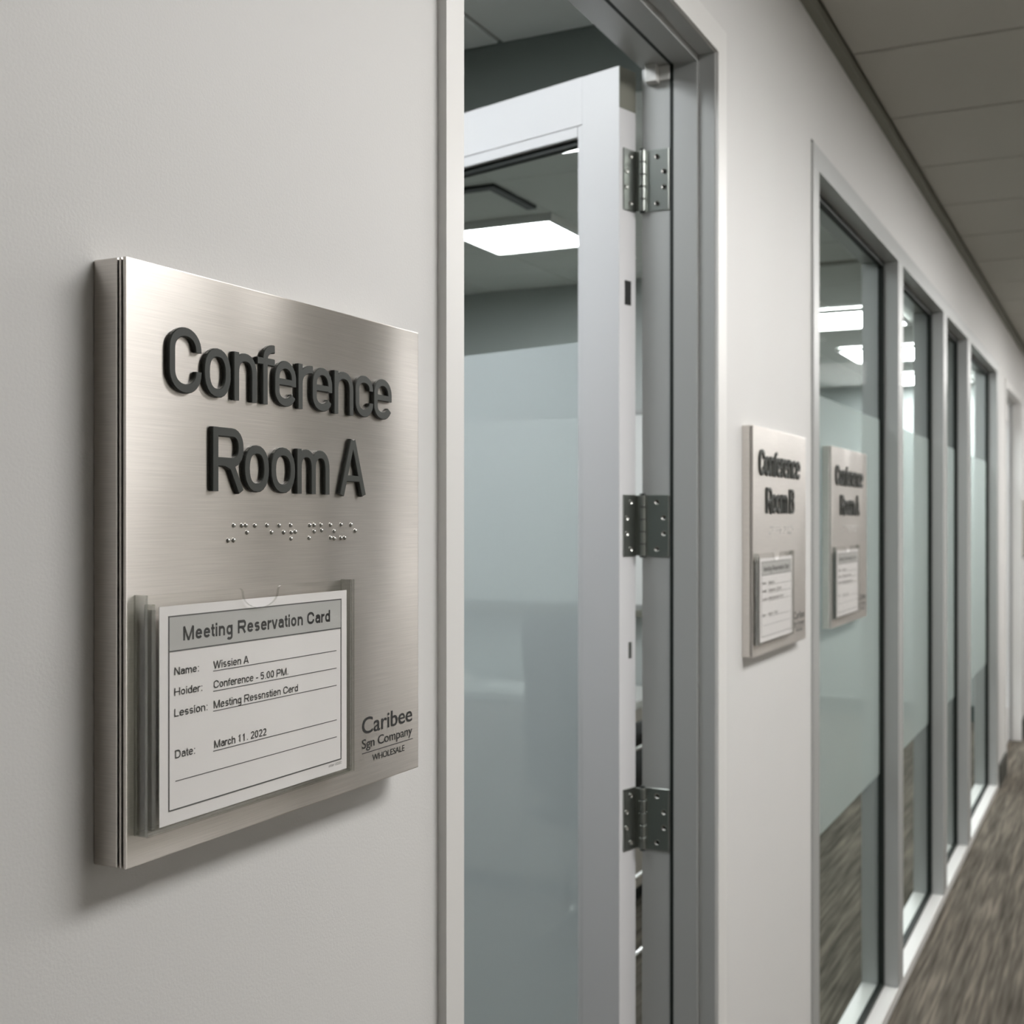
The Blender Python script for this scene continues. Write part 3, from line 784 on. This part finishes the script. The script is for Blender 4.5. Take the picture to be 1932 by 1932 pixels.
def credenza():
    B = (-1.9, 4.38, 0); r = empty('credenza', B); tag(r, 'low beige credenza with a pale top against the partition wall', 'cabinet')
    box('body', (-2.7, 4.22, 0.06), (-1.0, 4.63, 0.72), 'beige', r, 0.002, B)
    box('plinth', (-2.68, 4.25, 0.0), (-1.02, 4.62, 0.06), 'black', r, 0, B)
    box('top', (-2.72, 4.20, 0.72), (-0.98, 4.63, 0.75), 'tabletop', r, 0.003, B)
    for i in range(4):
        x0 = -2.69 + i * 0.4225
        d = box('door', (x0 + 0.003, 4.202, 0.08), (x0 + 0.4195, 4.22, 0.71), 'beige', r, 0.002, B)
        box('handle', (x0 + 0.36, 4.188, 0.55), (x0 + 0.37, 4.202, 0.66), 'chrome', d, 0.001, B)
credenza()
for i, (x, y, a, lab) in enumerate([(-1.50, 4.36, 0.15, 'white sheet of paper on the credenza'), (-1.95, 4.40, -0.3, 'white sheet turned askew on the credenza')]):
    bm = bmesh.new(); add_box(bm, (-0.15, -0.105, 0), (0.15, 0.105, 0.012 + 0.02 * i))
    o = link('paper_stack', mesh_of(bm, 'paper_stack'), 'paper'); o.location = (x, y, 0.7502); o.rotation_euler = (0, 0, a); tag(o, lab.replace('sheet', 'stack of sheets'), 'paper')

def chair(loc, rz, label):
    r = empty('conference_chair', loc, rz); tag(r, label, 'chair')
    def pad(name, lo, hi, bev, mtx=None):
        bm = bmesh.new(); add_box(bm, lo, hi)
        bmesh.ops.recalc_face_normals(bm, faces=bm.faces)
        bmesh.ops.bevel(bm, geom=list(bm.edges), offset=bev, segments=3, affect='EDGES')
        if mtx is not None: bmesh.ops.transform(bm, matrix=mtx, verts=bm.verts)
        me = bpy.data.meshes.new(name); bm.to_mesh(me); bm.free()
        for p in me.polygons: p.use_smooth = True
        return link(name, me, 'fabric', r)
    pad('seat', (-0.155, -0.22, 0.41), (0.155, 0.20, 0.49), 0.025)
    tilt = Matrix.Translation((0, -0.21, 0.50)) @ Matrix.Rotation(math.radians(8), 4, 'X')
    pad('backrest', (-0.15, -0.03, 0.02), (0.15, 0.03, 0.60), 0.028, tilt)
    for s in (-1, 1):
        pad('armrest', (s * 0.178 - 0.024, -0.20, 0.685), (s * 0.178 + 0.024, 0.15, 0.75), 0.012)
        x = s * 0.178
        tube('arm_frame', fillet([(x, -0.17, 0.685), (x, -0.19, 0.012), (x, 0.20, 0.012), (x, 0.17, 0.685)], 0.05), 0.011, 'chrome', r)
        pad('side_panel', (x - 0.008, -0.16, 0.50), (x + 0.008, 0.15, 0.665), 0.005)
        tube('side_bar', [(x, -0.175, 0.672), (x, 0.17, 0.672)], 0.009, 'chrome', r)
        tube('side_bar', [(x, -0.185, 0.26), (x, 0.195, 0.26)], 0.009, 'chrome', r)
    tube('cross_bar', [(-0.178, -0.05, 0.40), (0.178, -0.05, 0.40)], 0.012, 'chrome', r)
    tube('cross_bar', [(-0.178, 0.12, 0.40), (0.178, 0.12, 0.40)], 0.012, 'chrome', r)
    return r
chair((-0.985, 3.88, 0), 0.0, 'black padded chair with chrome arms behind the open door')
